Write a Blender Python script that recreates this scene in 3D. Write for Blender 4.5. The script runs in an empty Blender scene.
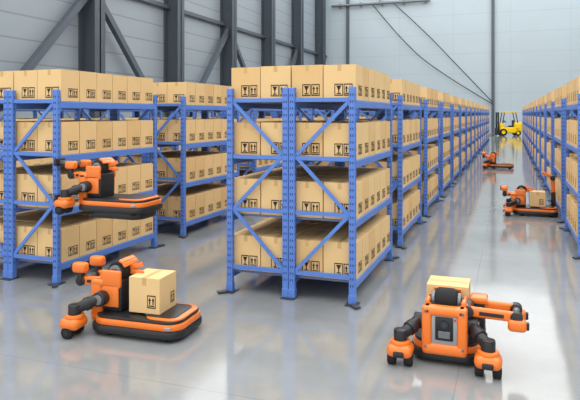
import bpy, bmesh, math, random
from mathutils import Vector, Matrix
random.seed(4)
S=bpy.context.scene
S.view_settings.view_transform='Standard'

def srgb(r,g,b):
    f=lambda c:(c/255/12.92) if c/255<=0.04045 else ((c/255+0.055)/1.055)**2.4
    return (f(r),f(g),f(b),1)

def mat(name,col,rough=0.5,metal=0.0,noise=0.0,nscale=6,bump=0,emit=0,coat=0):
    m=bpy.data.materials.new(name); m.use_nodes=True
    nt=m.node_tree; b=nt.nodes['Principled BSDF']
    b.inputs['Base Color'].default_value=col
    b.inputs['Roughness'].default_value=rough
    b.inputs['Metallic'].default_value=metal
    if coat: b.inputs['Coat Weight'].default_value=coat
    if emit:
        b.inputs['Emission Color'].default_value=col; b.inputs['Emission Strength'].default_value=emit
    if noise:
        tc=nt.nodes.new('ShaderNodeTexCoord'); n=nt.nodes.new('ShaderNodeTexNoise')
        n.inputs['Scale'].default_value=nscale; n.inputs['Detail'].default_value=4
        nt.links.new(tc.outputs['Object'],n.inputs['Vector'])
        mx=nt.nodes.new('ShaderNodeMix'); mx.data_type='RGBA'
        mx.inputs[6].default_value=tuple(c*(1-noise) for c in col[:3])+(1,)
        mx.inputs[7].default_value=tuple(min(1,c*(1+noise)) for c in col[:3])+(1,)
        nt.links.new(n.outputs['Fac'],mx.inputs[0]); nt.links.new(mx.outputs[2],b.inputs['Base Color'])
        if bump:
            bp=nt.nodes.new('ShaderNodeBump'); bp.inputs['Strength'].default_value=bump
            nt.links.new(n.outputs['Fac'],bp.inputs['Height']); nt.links.new(bp.outputs[0],b.inputs['Normal'])
    return m

M={}
M['blue']=mat('rack_blue_paint',srgb(90,133,214),0.42,0,0.05,3)
M['slot']=mat('slot_dark',srgb(44,62,122),0.7)
M['deck']=mat('shelf_deck',srgb(105,118,155),0.5,0.2)
M['foot']=mat('foot_plate_grey',srgb(70,75,85),0.5,0.3)
M['card']=mat('cardboard',srgb(235,199,142),0.85,0,0.05,5)
M['card2']=mat('cardboard_dark',srgb(228,189,130),0.85,0,0.05,5)
M['tape']=mat('packing_tape',srgb(212,172,112),0.4)
M['ink']=mat('printed_ink',srgb(45,35,28),0.8)
M['orange']=mat('orange_paint',srgb(246,126,40),0.35,0,0.03,4,coat=0.3)
M['black']=mat('black_plastic',srgb(34,35,39),0.4,0,0.1,10)
M['rubber']=mat('rubber',srgb(20,20,22),0.75)
M['grey']=mat('grey_metal',srgb(125,128,132),0.35,0.6)
M['screen']=mat('dark_screen',srgb(16,18,22),0.15)
M['silver']=mat('silver_panel',srgb(160,164,170),0.35,0.3)
M['lens']=mat('camera_lens',srgb(40,60,80),0.08)
M['ledr']=mat('red_button',srgb(200,40,30),0.4)
M['yellow']=mat('forklift_yellow',srgb(255,208,0),0.4,0,0.03,4)
M['steel']=mat('column_steel',srgb(78,86,96),0.5,0.2,0.08,2)
M['brace']=mat('brace_steel',srgb(86,94,104),0.5,0.2)
M['cable']=mat('cable_dark',srgb(60,64,70),0.6)
M['glow_sheet']=mat('added_glow_sheet',(1,1,1,1),0.5,emit=0.6)  # emissive sheet added below the ceiling for brightness, not a real fixture

class B:
    def __init__(s): s.v=[];s.f=[];s.m=[];s.used=[]
    def mi(s,k):
        if k not in s.used: s.used.append(k)
        return s.used.index(k)
    def add(s,bm,k,mtx=None):
        o=len(s.v); i=s.mi(k)
        bm.verts.index_update()
        for v in bm.verts: s.v.append((mtx@v.co) if mtx else v.co.copy())
        for f in bm.faces: s.f.append([o+v.index for v in f.verts]); s.m.append(i)
        bm.free()
    def box(s,x0,x1,y0,y1,z0,z1,k,bev=0,seg=2,mtx=None):
        if not bev:
            o=len(s.v);i=s.mi(k)
            for p in [(x0,y0,z0),(x1,y0,z0),(x1,y1,z0),(x0,y1,z0),(x0,y0,z1),(x1,y0,z1),(x1,y1,z1),(x0,y1,z1)]:
                p=Vector(p); s.v.append(mtx@p if mtx else p)
            for f in [(0,3,2,1),(4,5,6,7),(0,1,5,4),(1,2,6,5),(2,3,7,6),(3,0,4,7)]:
                s.f.append([o+a for a in f]); s.m.append(i)
            return
        bm=bmesh.new(); bmesh.ops.create_cube(bm,size=1)
        for v in bm.verts: v.co=Vector(((x0+x1)/2+v.co.x*(x1-x0),(y0+y1)/2+v.co.y*(y1-y0),(z0+z1)/2+v.co.z*(z1-z0)))
        bev=min(bev,0.49*min(x1-x0,y1-y0,z1-z0))
        bmesh.ops.bevel(bm,geom=list(bm.edges),offset=bev,segments=seg,profile=0.5,affect='EDGES')
        s.add(bm,k,mtx)
    def quad(s,pts,k):
        o=len(s.v);i=s.mi(k)
        for p in pts: s.v.append(Vector(p))
        s.f.append(list(range(o,o+len(pts)))); s.m.append(i)
    def cyl(s,p,q,r,k,r2=None,seg=20,bev=0):
        p=Vector(p);q=Vector(q);d=q-p;L=d.length
        if r2 is None:r2=r
        bm=bmesh.new()
        bmesh.ops.create_cone(bm,cap_ends=True,segments=seg,radius1=r,radius2=r2,depth=L)
        if bev:
            es=[e for e in bm.edges if abs(e.verts[0].co.z-e.verts[1].co.z)<1e-5]
            bmesh.ops.bevel(bm,geom=es,offset=bev,segments=2,profile=0.5,affect='EDGES')
        mt=Matrix.Translation((p+q)/2)@d.to_track_quat('Z','Y').to_matrix().to_4x4()
        s.add(bm,k,mt)
    def obox(s,p,q,w,h,k,bev=0.01,seg=2):
        p=Vector(p);q=Vector(q);d=q-p;L=d.length
        x=d.normalized(); up=Vector((0,0,1))
        if abs(x.z)>0.95: up=Vector((0,1,0))
        y=up.cross(x).normalized(); z=x.cross(y)
        R=Matrix((x,y,z)).transposed().to_4x4()
        s.box(-L/2,L/2,-w/2,w/2,-h/2,h/2,k,bev,seg,Matrix.Translation((p+q)/2)@R)
    def rprism(s,cx,cy,lx,ly,z0,z1,rad,k,bev=0.01,seg=6):
        bm=bmesh.new(); vs=[]
        for (sx,sy,a0) in [(1,1,0),(-1,1,90),(-1,-1,180),(1,-1,270)]:
            for i in range(seg+1):
                a=math.radians(a0+90*i/seg)
                vs.append(bm.verts.new((cx+sx*(lx/2-rad)+rad*math.cos(a),cy+sy*(ly/2-rad)+rad*math.sin(a),z0)))
        f=bm.faces.new(vs)
        r=bmesh.ops.extrude_face_region(bm,geom=[f])
        for e in r['geom']:
            if isinstance(e,bmesh.types.BMVert): e.co.z=z1
        if bev:
            es=[e for e in bm.edges if abs(e.verts[0].co.z-e.verts[1].co.z)<1e-6]
            bmesh.ops.bevel(bm,geom=es,offset=bev,segments=2,profile=0.5,affect='EDGES')
        bmesh.ops.recalc_face_normals(bm,faces=bm.faces)
        s.add(bm,k)
    def mesh(s,name):
        me=bpy.data.meshes.new(name)
        me.from_pydata([tuple(v) for v in s.v],[],s.f)
        for k in s.used: me.materials.append(M[k])
        me.polygons.foreach_set('material_index',s.m)
        me.update()
        me.shade_smooth(); me.set_sharp_from_angle(angle=math.radians(35))
        return me
    def obj(s,name,loc=(0,0,0),rz=0):
        return put(name,s.mesh(name),loc,rz)
def put(name,me,loc=(0,0,0),rz=0,sc=1):
    o=bpy.data.objects.new(name,me); S.collection.objects.link(o)
    o.location=loc; o.rotation_euler=(0,0,rz); o.scale=(sc,)*3
    return o

# ---------------- rack ----------------
RW=0.78; RL=2.25; LV=[0.25,0.92,1.59,2.26]; PW=0.078; PD=0.065; PH=2.40
def rack_mesh():
    b=B()
    for side in (0,1):
        xo=side*RW
        for ye in (0,RL-PD):
            for xp in (xo,xo+RW-PW):
                b.box(xp+0.003,xp+PW-0.003,ye,ye+PD,0.01,PH,'blue',0.006,1)
                b.box(xp-0.03+(0.03 if xp>0.3 and xp<1.2 else 0),xp+PW+0.03-(0.03 if 0.3<xp<1.2 else 0),ye-0.05,ye+PD+0.05,0,0.012,'foot')
                b.box(xp-0.0,xp+PW+0.0,ye-0.006,ye+PD+0.006,0.012,0.11,'blue',0.004,1)
                z=0.2
                while z<PH-0.05:
                    for dx in (0.02,PW-0.032):
                        for yy,off in ((ye,-0.002),(ye+PD,0.002)):
                            b.quad([(xp+dx,yy+off,z),(xp+dx+0.012,yy+off,z),(xp+dx+0.012,yy+off,z+0.026),(xp+dx,yy+off,z+0.026)],'slot')
                    for xx in (xp,xp+PW):
                        xs=xx+(0.0015 if xx==xp else -0.0015)
                        b.quad([(xs,ye+0.026,z),(xs,ye+0.038,z),(xs,ye+0.038,z+0.026),(xs,ye+0.026,z+0.026)],'slot')
                    z+=0.075
            ym=ye+PD/2
            xa=xo+PW; xb=xo+RW-PW
            for z in [0.30,0.98,1.6,2.26]:
                b.box(xa,xb,ym-0.015,ym+0.015,z-0.022,z+0.022,'blue')
            zs=[2.24,1.62,0.98,0.32]
            for i in range(3):
                a,c=((xa,xb) if (i%2==0)==(side==0) else (xb,xa))
                b.obox((a,ym,zs[i]),(c,ym,zs[i+1]),0.022,0.04,'blue',0)
        for z in LV:
            for xx in (xo+0.01,xo+RW-0.06):
                b.box(xx,xx+0.05,PD,RL-PD,z-0.09,z-0.004,'blue',0.006,1)
                for ye in (PD,RL-PD-0.012):
                    b.box(xx-0.004,xx+0.054,ye-0.0,ye+0.012,z-0.14,z+0.03,'blue')
            b.box(xo+0.06,xo+RW-0.06,PD+0.02,RL-PD-0.02,z-0.025,z-0.002,'deck')
    for xp,dx in ((0,-0.06),(2*RW,0.06)):
        for ye,dy in ((-0.02,-0.09),(RL+0.02,0.09)):
            b.obox((xp+(0.03 if dx<0 else -0.03),ye,0.02),(xp+dx,ye+dy,0.02),0.07,0.02,'foot',0.003)
    return b.mesh('pallet_rack')

def icons(b,o,u,v,n,s,kind=0):
    o=Vector(o)+Vector(n)*0.0015;u=Vector(u);v=Vector(v)*1.35
    def q(x0,y0,x1,y1): 
        b.quad([o+u*x0*s+v*y0*s,o+u*x1*s+v*y0*s,o+u*x1*s+v*y1*s,o+u*x0*s+v*y1*s],'ink')
    def t(a,c,d): b.quad([o+u*a[0]*s+v*a[1]*s,o+u*c[0]*s+v*c[1]*s,o+u*d[0]*s+v*d[1]*s],'ink')
    w=0.09
    q(0,0,1,w);q(0,1-w,1,1);q(0,w,w,1-w);q(1-w,w,1,1-w)
    if kind==0:
        for x in (0.3,0.7):
            q(x-0.07,0.28,x+0.07,0.6); t((x-0.17,0.58),(x+0.17,0.58),(x,0.85))
        q(0.15,0.14,0.85,0.23)
    else:
        t((0.2,0.85),(0.5,0.38),(0.8,0.85)); q(0.44,0.2,0.56,0.45); q(0.26,0.14,0.74,0.23)

def cbox(b,x0,x1,y0,y1,z0,z1,faces='',k='card'):
    b.box(x0,x1,y0,y1,z0,z1,k)
    e=0.0012; cx=(x0+x1)/2
    tw=0.022; dn=0.07
    b.quad([(cx-tw,y0,z1+e),(cx+tw,y0,z1+e),(cx+tw,y1,z1+e),(cx-tw,y1,z1+e)],'tape')
    s=min(0.1,(x1-x0)*0.28)
    if 'f' in faces:
        b.quad([(cx-tw,y0-e,z1-dn),(cx+tw,y0-e,z1-dn),(cx+tw,y0-e,z1),(cx-tw,y0-e,z1)],'tape')
        icons(b,(x1-0.035-2*s-0.008,y0,z0+0.045),(1,0,0),(0,0,1),(0,-1,0),s,1)
        icons(b,(x1-0.035-s,y0,z0+0.045),(1,0,0),(0,0,1),(0,-1,0),s,0)
    if 'k' in faces:
        b.quad([(cx-tw,y1+e,z1-dn),(cx+tw,y1+e,z1-dn),(cx+tw,y1+e,z1),(cx-tw,y1+e,z1)],'tape')
        icons(b,(x0+0.04+s,y1,z0+0.05),(-1,0,0),(0,0,1),(0,1,0),s,0)
    if 'r' in faces:
        s*=0.85
        icons(b,(x1,y1-0.03-s,z0+0.05),(0,1,0),(0,0,1),(1,0,0),s,0)
        icons(b,(x1,y1-0.038-2*s,z0+0.05),(0,1,0),(0,0,1),(1,0,0),s,1)
    if 'l' in faces:
        icons(b,(x0,y0+0.04+s,z0+0.05),(0,-1,0),(0,0,1),(-1,0,0),s,0)

def load_mesh(seed):
    rnd=random.Random(seed); b=B()
    W=2*RW; 
    for li,z in enumerate(LV):
        n=4; m=6
        px=(W-0.03)/n; py=(RL-2*PD-0.05)/m
        for i in range(n):
            for j in range(m):
                x0=0.015+i*px; y0=PD+0.025+j*py
                jx=rnd.uniform(-.003,.003); g=0.006
                h=0.41 if li!=3 else 0.395
                fc=('f' if j==0 else '')+('k' if j==m-1 else '')+('r' if i==n-1 else '')+('l' if i==0 else '')
                cbox(b,x0+g+jx,x0+px-g+jx,y0+g,y0+py-g,z,z+h+rnd.uniform(-.004,.004),fc,'card' if rnd.random()<.7 else 'card2')
    return b.mesh('cardboard_boxes')

RM=rack_mesh(); LM=[load_mesh(i) for i in range(3)]
def unit(x,y,i):
    put('pallet_rack',RM,(x,y,0)); put('cardboard_boxes',LM[i%3],(x,y,0))
PER=3.08
for k in range(15): unit(-1.59-2*RW,6.46+PER*k,k)
for k in range(15): unit(-5.22-2*RW,6.0+PER*k,k+1)
for k in range(14): unit(0.93,9.73+PER*k,k+2)
for k in range(15): unit(-9.0-2*RW,6.05+PER*k,k)

# ---------------- robots ----------------
def robot(loc,rz,load=True,arm='fwd',sc=1.0,rear=False,hang=False,zc=0.56,ltop=0.545):
    b=B()
    b.rprism(-0.02,0,0.98,0.62,0.035,0.11,0.16,'black',0.02)
    b.rprism(-0.03,0,0.94,0.58,0.105,0.165,0.15,'orange',0.015)
    b.rprism(-0.03,0,0.91,0.55,0.162,0.19,0.14,'black',0.006)
    b.rprism(-0.29,0,0.38,0.50,0.185,0.205,0.12,'orange',0.008)
    b.rprism(-0.25,0,0.34,0.42,0.202,0.212,0.08,'black',0.004)
    for x in (-0.36,0.25):
        for y in (-0.22,0.22):
            b.cyl((x,y-0.03,0.05),(x,y+0.03,0.05),0.05,'rubber',bev=0.008)
    for y in (-0.283,0.283):
        b.box(-0.3,0.2,y-0.006,y+0.006,0.115,0.152,'black',0.004,1)
        b.box(-0.42,-0.36,y-0.008,y+0.008,0.12,0.145,'silver',0.003,1)
    # tower
    b.box(0.18,0.44,-0.15,0.15,0.18,0.50,'black',0.03,3)
    for y in (-1,1):
        b.box(0.38,0.50,min(y*0.105,y*0.19),max(y*0.105,y*0.19),0.14,0.50,'orange',0.025,3)
        b.box(0.20,0.42,min(y*0.15,y*0.175),max(y*0.15,y*0.175),0.24,0.46,'orange',0.012,2)
    b.box(0.38,0.505,-0.19,0.19,0.09,0.19,'orange',0.035,3)
    b.box(0.36,0.50,-0.19,0.19,0.42,0.50,'orange',0.03,3)
    b.box(0.44,0.485,-0.108,0.108,0.17,0.44,'silver',0.01,2)
    b.box(0.48,0.494,-0.075,0.075,0.22,0.42,'screen',0.006,2)
    b.cyl((0.492,0.0,0.36),(0.505,0.0,0.36),0.036,'black',seg=24)
    b.cyl((0.503,0.0,0.36),(0.508,0.0,0.36),0.024,'lens',seg=24)
    b.box(0.49,0.497,-0.05,0.05,0.24,0.30,'grey',0.003,1)
    b.cyl((0.48,0.09,0.40),(0.49,0.09,0.40),0.009,'ledr')
    for y in (-0.155,0.155):
        for z in (0.16,0.46): b.cyl((0.495,y,z),(0.507,y,z),0.012,'grey',seg=10)
    # drive wheel on top
    b.cyl((0.27,-0.10,zc),(0.27,0.10,zc),0.108,'rubber',seg=36,bev=0.04)
    for y in (-1,1):
        b.cyl((0.27,y*0.095,zc),(0.27,y*0.125,zc),0.07,'grey',seg=28,bev=0.004)
        b.cyl((0.27,y*0.12,zc),(0.27,y*0.15,zc),0.038,'black',seg=20,bev=0.004)
        b.box(0.18,0.40,min(y*0.13,y*0.175),max(y*0.13,y*0.175),0.42,zc+0.03,'orange',0.02,3)
    pts=[]
    for i in range(5):
        a=math.radians((110 if arm=='fwd' else 140)+i*21); pts.append((0.27+0.128*math.cos(a),0,zc+0.128*math.sin(a)))
    for i in range(4 if arm=='fwd' else 2): b.obox(pts[i],pts[i+1],0.24,0.022,'orange',0.006)
    # legs
    for s in (-1,1):
        b.cyl((0.36,s*0.17,0.33),(0.36,s*0.27,0.33),0.07,'black',seg=28,bev=0.012)
        b.cyl((0.36,s*0.265,0.33),(0.36,s*0.28,0.33),0.048,'grey',seg=24,bev=0.004)
        b.cyl((0.38,s*0.23,0.33),(0.55,s*0.35,0.25),0.055,'black',0.048,bev=0.008)
        b.cyl((0.44,s*0.272,0.30),(0.48,s*0.30,0.283),0.062,'black')
        b.cyl((0.55,s*0.36,0.14),(0.55,s*0.36,0.30),0.058,'black',bev=0.01)
        b.cyl((0.55,s*0.36,0.17),(0.55,s*0.36,0.21),0.088,'orange',seg=28,bev=0.012)
        b.box(0.46,0.66,s*0.36-0.11,s*0.36+0.11,0.075,0.185,'orange',0.05,4)
        b.box(0.64,0.675,s*0.36-0.045,s*0.36+0.045,0.09,0.14,'black',0.012)
        for y in (-0.07,0.07):
            b.cyl((0.57,s*0.36+y-0.035,0.058),(0.57,s*0.36+y+0.035,0.058),0.058,'rubber',seg=24,bev=0.01)
            b.cyl((0.57,s*0.36+y-0.038,0.058),(0.57,s*0.36+y+0.038,0.058),0.026,'black',seg=16)
    # arms
    def forkarm(base,dirv,z0,z1,L,flip=False):
        d=Vector(dirv); n=Vector((-d.y,d.x,0)); base=Vector(base)
        sh=base+Vector((0,0,z0))
        b.cyl(sh+n*-0.17,sh+n*0.17,0.055,'black',seg=24,bev=0.01)
        for s in (-1,1):
            a=sh+n*s*0.12; e=base+d*L+n*s*0.12+Vector((0,0,z1))
            b.obox(a,e,0.055,0.085,'orange',0.02,3)
            b.obox(a+(e-a)*0.25+n*s*0.028,a+(e-a)*0.75+n*s*0.028,0.01,0.03,'black',0.002)
            b.cyl(a-n*0.04,a+n*0.04,0.055,'orange',seg=24,bev=0.01)
            b.cyl(e-n*0.045,e+n*0.045,0.05,'black',seg=24,bev=0.01)
        e=base+d*L+Vector((0,0,z1))
        b.cyl(e-n*0.15,e+n*0.15,0.032,'grey')
        for s in (-1,1):
            c=e+n*s*0.14; f=-1 if flip else 1
            lo,hi=(-0.04,0.11) if not flip else (-0.10,0.04)
            b.obox(c+Vector((0,0,lo)),c+Vector((0,0,hi)),0.06,0.07,'black',0.015)
            top=c+Vector((0,0,f*0.13 if not flip else -0.06))
            b.obox(top-d*0.07,top+d*0.08,0.10,0.10,'orange',0.03,3)
            b.obox(top+d*0.07,top+d*0.10,0.05,0.06,'black',0.008)
    if arm=='fwd': forkarm((0.34,0,0),(1,0,0),0.47,0.46,0.30)
    if arm=='side':
        forkarm((0.22,0.18,0),(0,1,0),0.45,0.44,0.40,flip=True)
        b.box(0.0,0.14,0.19,0.32,0.20,0.47,'black',0.02)
        b.box(-0.02,0.16,0.19,0.34,0.46,0.52,'orange',0.02,2)
    if rear:
        b.cyl((-0.42,-0.1,0.2),(-0.42,-0.1,0.55),0.05,'black',bev=0.01)
        b.obox((-0.42,-0.1,0.5),(-0.40,-0.08,0.86),0.09,0.09,'orange',0.03,3)
        b.cyl((-0.40,-0.17,0.86),(-0.40,0.02,0.86),0.06,'black',seg=24,bev=0.01)
        b.obox((-0.38,-0.08,0.88),(-0.18,-0.08,0.98),0.10,0.08,'orange',0.03,3)
    if hang:
        for z in (0.13,0.61):
            b.obox((0.62,0.0,z),(0.97,0.0,z),0.05,0.05,'grey',0.01)
            b.box(0.93,0.97,-0.09,0.09,z-0.05,z+0.05,'black',0.01)
        b.cyl((0.62,-0.33,0.13),(0.62,0.33,0.13),0.03,'grey')
        b.rprism(-0.05,0,0.80,0.48,-0.05,0.045,0.14,'black',0.02)
    if load:
        lx=-0.235 if arm=='fwd' else -0.22
        w=0.0 if arm=='fwd' else 0.02
        cbox(b,lx,lx+0.325,-0.175-w,0.155+w,0.212,ltop,'frkl')
    o=b.obj('warehouse_robot',loc,rz); o.scale=(sc,)*3
    return o
robot((-3.34,5.07,0),math.pi+0.05)
robot((-4.31,6.0,0.95),math.pi,load=False,hang=True,sc=0.92)
robot((-0.515,5.64,0),-math.pi/2,arm='side',zc=0.505,ltop=0.585,sc=0.975)
robot((0.47,13.6,0),math.pi,rear=True,sc=0.9)
robot((-0.35,24.8,0),math.pi-0.1,load=False,sc=0.95)

# ---------------- forklift ----------------
def forklift(loc,rz):
    b=B()
    b.box(-0.9,0.75,-0.55,0.55,0.25,0.78,'yellow',0.08,3)
    b.box(-1.15,-0.45,-0.55,0.55,0.35,1.2,'yellow',0.14,4)
    b.box(0.4,0.78,-0.52,0.52,0.6,1.15,'yellow',0.05,2)
    b.box(-0.5,0.45,-0.5,0.5,0.55,0.80,'black',0.03)
    b.box(-0.45,-0.05,-0.25,0.25,0.78,0.92,'black',0.05)
    b.box(-0.5,-0.38,-0.25,0.25,0.88,1.4,'black',0.04)
    b.cyl((0.5,0,1.0),(0.3,0,1.3),0.03,'black'); b.cyl((0.3,0,1.28),(0.27,0,1.31),0.17,'black')
    for y in (-0.48,0.48):
        b.obox((-0.75,y,1.05),(-0.55,y,2.08),0.07,0.07,'black')
        b.obox((0.6,y,0.95),(0.4,y,2.08),0.07,0.07,'black')
        b.cyl((0.5,y-0.08,0.33),(0.5,y+0.08,0.33),0.33,'rubber',seg=28,bev=0.03)
        b.cyl((0.5,y-0.09,0.33),(0.5,y+0.09,0.33),0.16,'yellow',seg=20)
        b.cyl((-0.75,y-0.07,0.26),(-0.75,y+0.07,0.26),0.26,'rubber',seg=28,bev=0.03)
        b.cyl((-0.75,y-0.08,0.26),(-0.75,y+0.08,0.26),0.12,'yellow',seg=20)
    b.box(-0.68,0.52,-0.55,0.55,2.06,2.14,'yellow',0.03)
    for y in (-0.35,0.35):
        b.box(0.85,0.97,y-0.06,y+0.06,0.08,2.1,'black')
        b.box(1.0,1.05,y*0.7-0.06,y*0.7+0.06,0.06,0.7,'black')
        b.box(1.0,2.05,y*0.7-0.06,y*0.7+0.06,0.04,0.09,'black',0.01)
    for z in (0.3,1.1,2.0): b.box(0.88,0.95,-0.35,0.35,z,z+0.1,'black')
    for z in (0.35,0.62): b.box(0.97,1.02,-0.45,0.45,z,z+0.08,'black')
    b.box(0.7,0.88,-0.1,0.1,0.4,0.7,'black')
    return b.obj('forklift',loc,rz)
forklift((-0.2,62.0,0),math.pi+0.25).scale=(1.08,1.08,1.08)

# ---------------- shell ----------------
XL=-21.0;XR=16.0;YB=70.0;YF=-8.0;H=17.0
def shell_mat(name,col,axis,period,axis2=None,period2=6,dark=0.72,rough=0.5):
    m=bpy.data.materials.new(name); m.use_nodes=True; nt=m.node_tree; bs=nt.nodes['Principled BSDF']
    g=nt.nodes.new('ShaderNodeNewGeometry'); sp=nt.nodes.new('ShaderNodeSeparateXYZ')
    nt.links.new(g.outputs['Position'],sp.inputs[0])
    def line(ax,per,w):
        d=nt.nodes.new('ShaderNodeMath'); d.operation='DIVIDE'; d.inputs[1].default_value=per
        nt.links.new(sp.outputs[ax],d.inputs[0])
        f=nt.nodes.new('ShaderNodeMath'); f.operation='FRACT'; nt.links.new(d.outputs[0],f.inputs[0])
        l=nt.nodes.new('ShaderNodeMath'); l.operation='LESS_THAN'; l.inputs[1].default_value=w/per
        nt.links.new(f.outputs[0],l.inputs[0]); return l
    L=line(axis,period,0.07)
    if axis2 is not None:
        L2=line(axis2,period2,0.06); mxn=nt.nodes.new('ShaderNodeMath'); mxn.operation='MAXIMUM'
        nt.links.new(L.outputs[0],mxn.inputs[0]); nt.links.new(L2.outputs[0],mxn.inputs[1]); L=mxn
    n=nt.nodes.new('ShaderNodeTexNoise'); n.inputs['Scale'].default_value=0.25; n.inputs['Detail'].default_value=3
    nt.links.new(g.outputs['Position'],n.inputs['Vector'])
    c=nt.nodes.new('ShaderNodeMix'); c.data_type='RGBA'
    c.inputs[6].default_value=tuple(x*0.92 for x in col[:3])+(1,); c.inputs[7].default_value=tuple(min(1,x*1.08) for x in col[:3])+(1,)
    nt.links.new(n.outputs['Fac'],c.inputs[0])
    k=nt.nodes.new('ShaderNodeMix'); k.data_type='RGBA'; k.inputs[7].default_value=tuple(x*dark for x in col[:3])+(1,)
    nt.links.new(c.outputs[2],k.inputs[6]); nt.links.new(L.outputs[0],k.inputs[0])
    nt.links.new(k.outputs[2],bs.inputs['Base Color']); bs.inputs['Roughness'].default_value=rough
    return m
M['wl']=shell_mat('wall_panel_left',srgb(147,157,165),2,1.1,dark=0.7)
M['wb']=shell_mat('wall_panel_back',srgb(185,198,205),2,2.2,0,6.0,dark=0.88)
M['ceil']=shell_mat('ceiling_deck',srgb(205,210,213),0,1.0,dark=0.85)
def slab(name,a,k):
    b=B(); b.box(*a,k); return b.obj(name)
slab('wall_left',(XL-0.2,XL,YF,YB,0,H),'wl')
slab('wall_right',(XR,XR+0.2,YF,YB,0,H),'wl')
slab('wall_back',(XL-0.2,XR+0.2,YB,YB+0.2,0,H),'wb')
slab('ceiling',(XL-0.2,XR+0.2,YF,YB+0.2,H,H+0.2),'ceil')
# floor
fm=bpy.data.materials.new('polished_concrete'); fm.use_nodes=True; nt=fm.node_tree; bs=nt.nodes['Principled BSDF']
g=nt.nodes.new('ShaderNodeNewGeometry')
n=nt.nodes.new('ShaderNodeTexNoise'); n.inputs['Scale'].default_value=0.8; n.inputs['Detail'].default_value=6; n.inputs['Roughness'].default_value=0.6
nt.links.new(g.outputs['Position'],n.inputs['Vector'])
cr=nt.nodes.new('ShaderNodeValToRGB'); cr.color_ramp.elements[0].position=0.3; cr.color_ramp.elements[1].position=0.7
cr.color_ramp.elements[0].color=srgb(135,139,140); cr.color_ramp.elements[1].color=srgb(156,159,159)
nt.links.new(n.outputs['Fac'],cr.inputs[0])
sp=nt.nodes.new('ShaderNodeSeparateXYZ'); nt.links.new(g.outputs['Position'],sp.inputs[0])
def jl(ax,per,off):
    a=nt.nodes.new('ShaderNodeMath'); a.operation='ADD'; a.inputs[1].default_value=off; nt.links.new(sp.outputs[ax],a.inputs[0])
    d=nt.nodes.new('ShaderNodeMath'); d.operation='DIVIDE'; d.inputs[1].default_value=per; nt.links.new(a.outputs[0],d.inputs[0])
    f=nt.nodes.new('ShaderNodeMath'); f.operation='FRACT'; nt.links.new(d.outputs[0],f.inputs[0])
    l=nt.nodes.new('ShaderNodeMath'); l.operation='LESS_THAN'; l.inputs[1].default_value=0.010/per; nt.links.new(f.outputs[0],l.inputs[0]); return l
a1=jl(0,5.0,100.4);a2=jl(1,5.0,100.9)
mm=nt.nodes.new('ShaderNodeMath'); mm.operation='MAXIMUM'; nt.links.new(a1.outputs[0],mm.inputs[0]); nt.links.new(a2.outputs[0],mm.inputs[1])
k=nt.nodes.new('ShaderNodeMix'); k.data_type='RGBA'; k.inputs[7].default_value=srgb(132,136,137)
nt.links.new(cr.outputs[0],k.inputs[6]); nt.links.new(mm.outputs[0],k.inputs[0]); nt.links.new(k.outputs[2],bs.inputs['Base Color'])
n2=nt.nodes.new('ShaderNodeTexNoise'); n2.inputs['Scale'].default_value=2.2; n2.inputs['Detail'].default_value=3
nt.links.new(g.outputs['Position'],n2.inputs['Vector'])
mr=nt.nodes.new('ShaderNodeMapRange'); mr.inputs['To Min'].default_value=0.05; mr.inputs['To Max'].default_value=0.14
nt.links.new(n2.outputs['Fac'],mr.inputs['Value']); nt.links.new(mr.outputs[0],bs.inputs['Roughness'])
bp=nt.nodes.new('ShaderNodeBump'); bp.inputs['Strength'].default_value=0.02; bp.inputs['Distance'].default_value=0.05
nt.links.new(n2.outputs['Fac'],bp.inputs['Height']); nt.links.new(bp.outputs[0],bs.inputs['Normal'])
bs.inputs['IOR'].default_value=1.75
M['floor']=fm
slab('floor',(XL-0.2,XR+0.2,YF,YB+0.2,-0.2,0),'floor')

# columns + braces on left wall
cols=[1.5,9.7,17.9,26.1,34.3,42.4,50.6,58.6,66.5]
b=B()
for y in cols:
    b.box(XL,XL+1.05,y-0.05,y+0.05,0,H,'steel')
    b.box(XL+0.97,XL+1.05,y-0.42,y+0.42,0,H,'steel')
    b.box(XL,XL+0.08,y-0.42,y+0.42,0,H,'steel')
    b.box(XL-0.0,XL+1.15,y-0.5,y+0.5,0,0.05,'steel')
for i in range(len(cols)-1):
    y0,y1=cols[i],cols[i+1]
    a,c=((0.5,8.6) if i%2==0 else (8.6,0.5))
    b.obox((XL+0.55,y0+0.1,a),(XL+0.55,y1-0.1,c),0.3,0.34,'brace',0)
b.box(XL+0.08,XL+0.3,YF,YB,8.9,9.15,'brace')
b.obj('steel_wall_frame')
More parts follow.
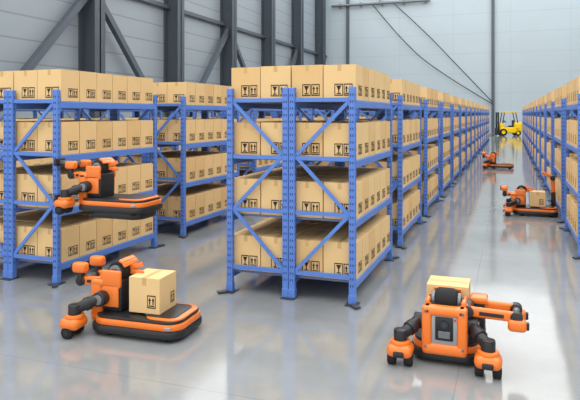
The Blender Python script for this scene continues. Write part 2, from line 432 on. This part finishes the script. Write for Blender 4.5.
# back wall posts, conduit, cables
b=B()
for x in (-18.1,-1.75,12): b.box(x-0.16,x+0.16,YB-0.3,YB,0,H,'brace')
b.obj('back_wall_post_1')
b=B(); b.cyl((-20,YB-0.45,14.95),(-8.5,YB-0.45,14.95),0.16,'grey')
for x in (-19,-16.5,-14,-11.5,-9): b.box(x-0.12,x+0.12,YB-0.45,YB,14.7,15.2,'grey')
b.cyl((-14.2,YB-0.45,14.95),(-14.2,YB-0.45,16.8),0.08,'grey'); b.cyl((-10.8,YB-0.45,14.95),(-10.8,YB-0.45,16.8),0.08,'grey')
b.obj('wall_conduit')
def cable(pts):
    cu=bpy.data.curves.new('hanging_cable','CURVE'); cu.dimensions='3D'; cu.bevel_depth=0.05
    sp=cu.splines.new('NURBS'); sp.points.add(len(pts)-1); sp.use_endpoint_u=True; sp.order_u=3
    for i,p in enumerate(pts): sp.points[i].co=(*p,1)
    cu.materials.append(M['cable'])
    o=bpy.data.objects.new('hanging_cable',cu); S.collection.objects.link(o)
yc=YB-0.4
cable([(-15.1,yc,14.9),(-11.5,yc,10.3),(-7.4,yc,6.7),(-1.8,yc,3.2)])
cable([(-12.7,yc,14.95),(-9.2,yc,11.6),(-5.6,yc,7.6),(-1.8,yc,3.4)])

# added glowing sheet and area light under the ceiling, to brighten the hall
b=B(); b.box(XL+0.3,XR-0.3,YF+0.4,YB-0.4,H-0.2,H-0.15,'glow_sheet'); b.box(XL+0.2,XR-0.2,YF+0.3,YB-0.3,H-0.15,H,'steel')
b.obj('added_ceiling_glow')
l=bpy.data.lights.new('added_overhead_light','AREA'); l.shape='RECTANGLE'; l.size=36; l.size_y=76.5; l.energy=11800; l.color=(1.0,0.995,0.985)  # added area light spanning the hall, stands in for unseen lighting
o=bpy.data.objects.new('added_overhead_light',l); S.collection.objects.link(o); o.location=((XL+XR)/2,(YF+YB)/2,H-0.25)
w=bpy.data.worlds.new('world'); S.world=w; w.use_nodes=True
w.node_tree.nodes['Background'].inputs[0].default_value=(1,0.99,0.975,1)
w.node_tree.nodes['Background'].inputs[1].default_value=1.45

cam=bpy.data.cameras.new('camera'); co=bpy.data.objects.new('camera',cam); S.collection.objects.link(co)
co.location=(0,0,2.1); co.rotation_euler=(math.pi/2,0,math.atan(220/605))
cam.lens=605/580*36; cam.sensor_width=36; cam.shift_y=-86/580; cam.clip_end=300
S.camera=co
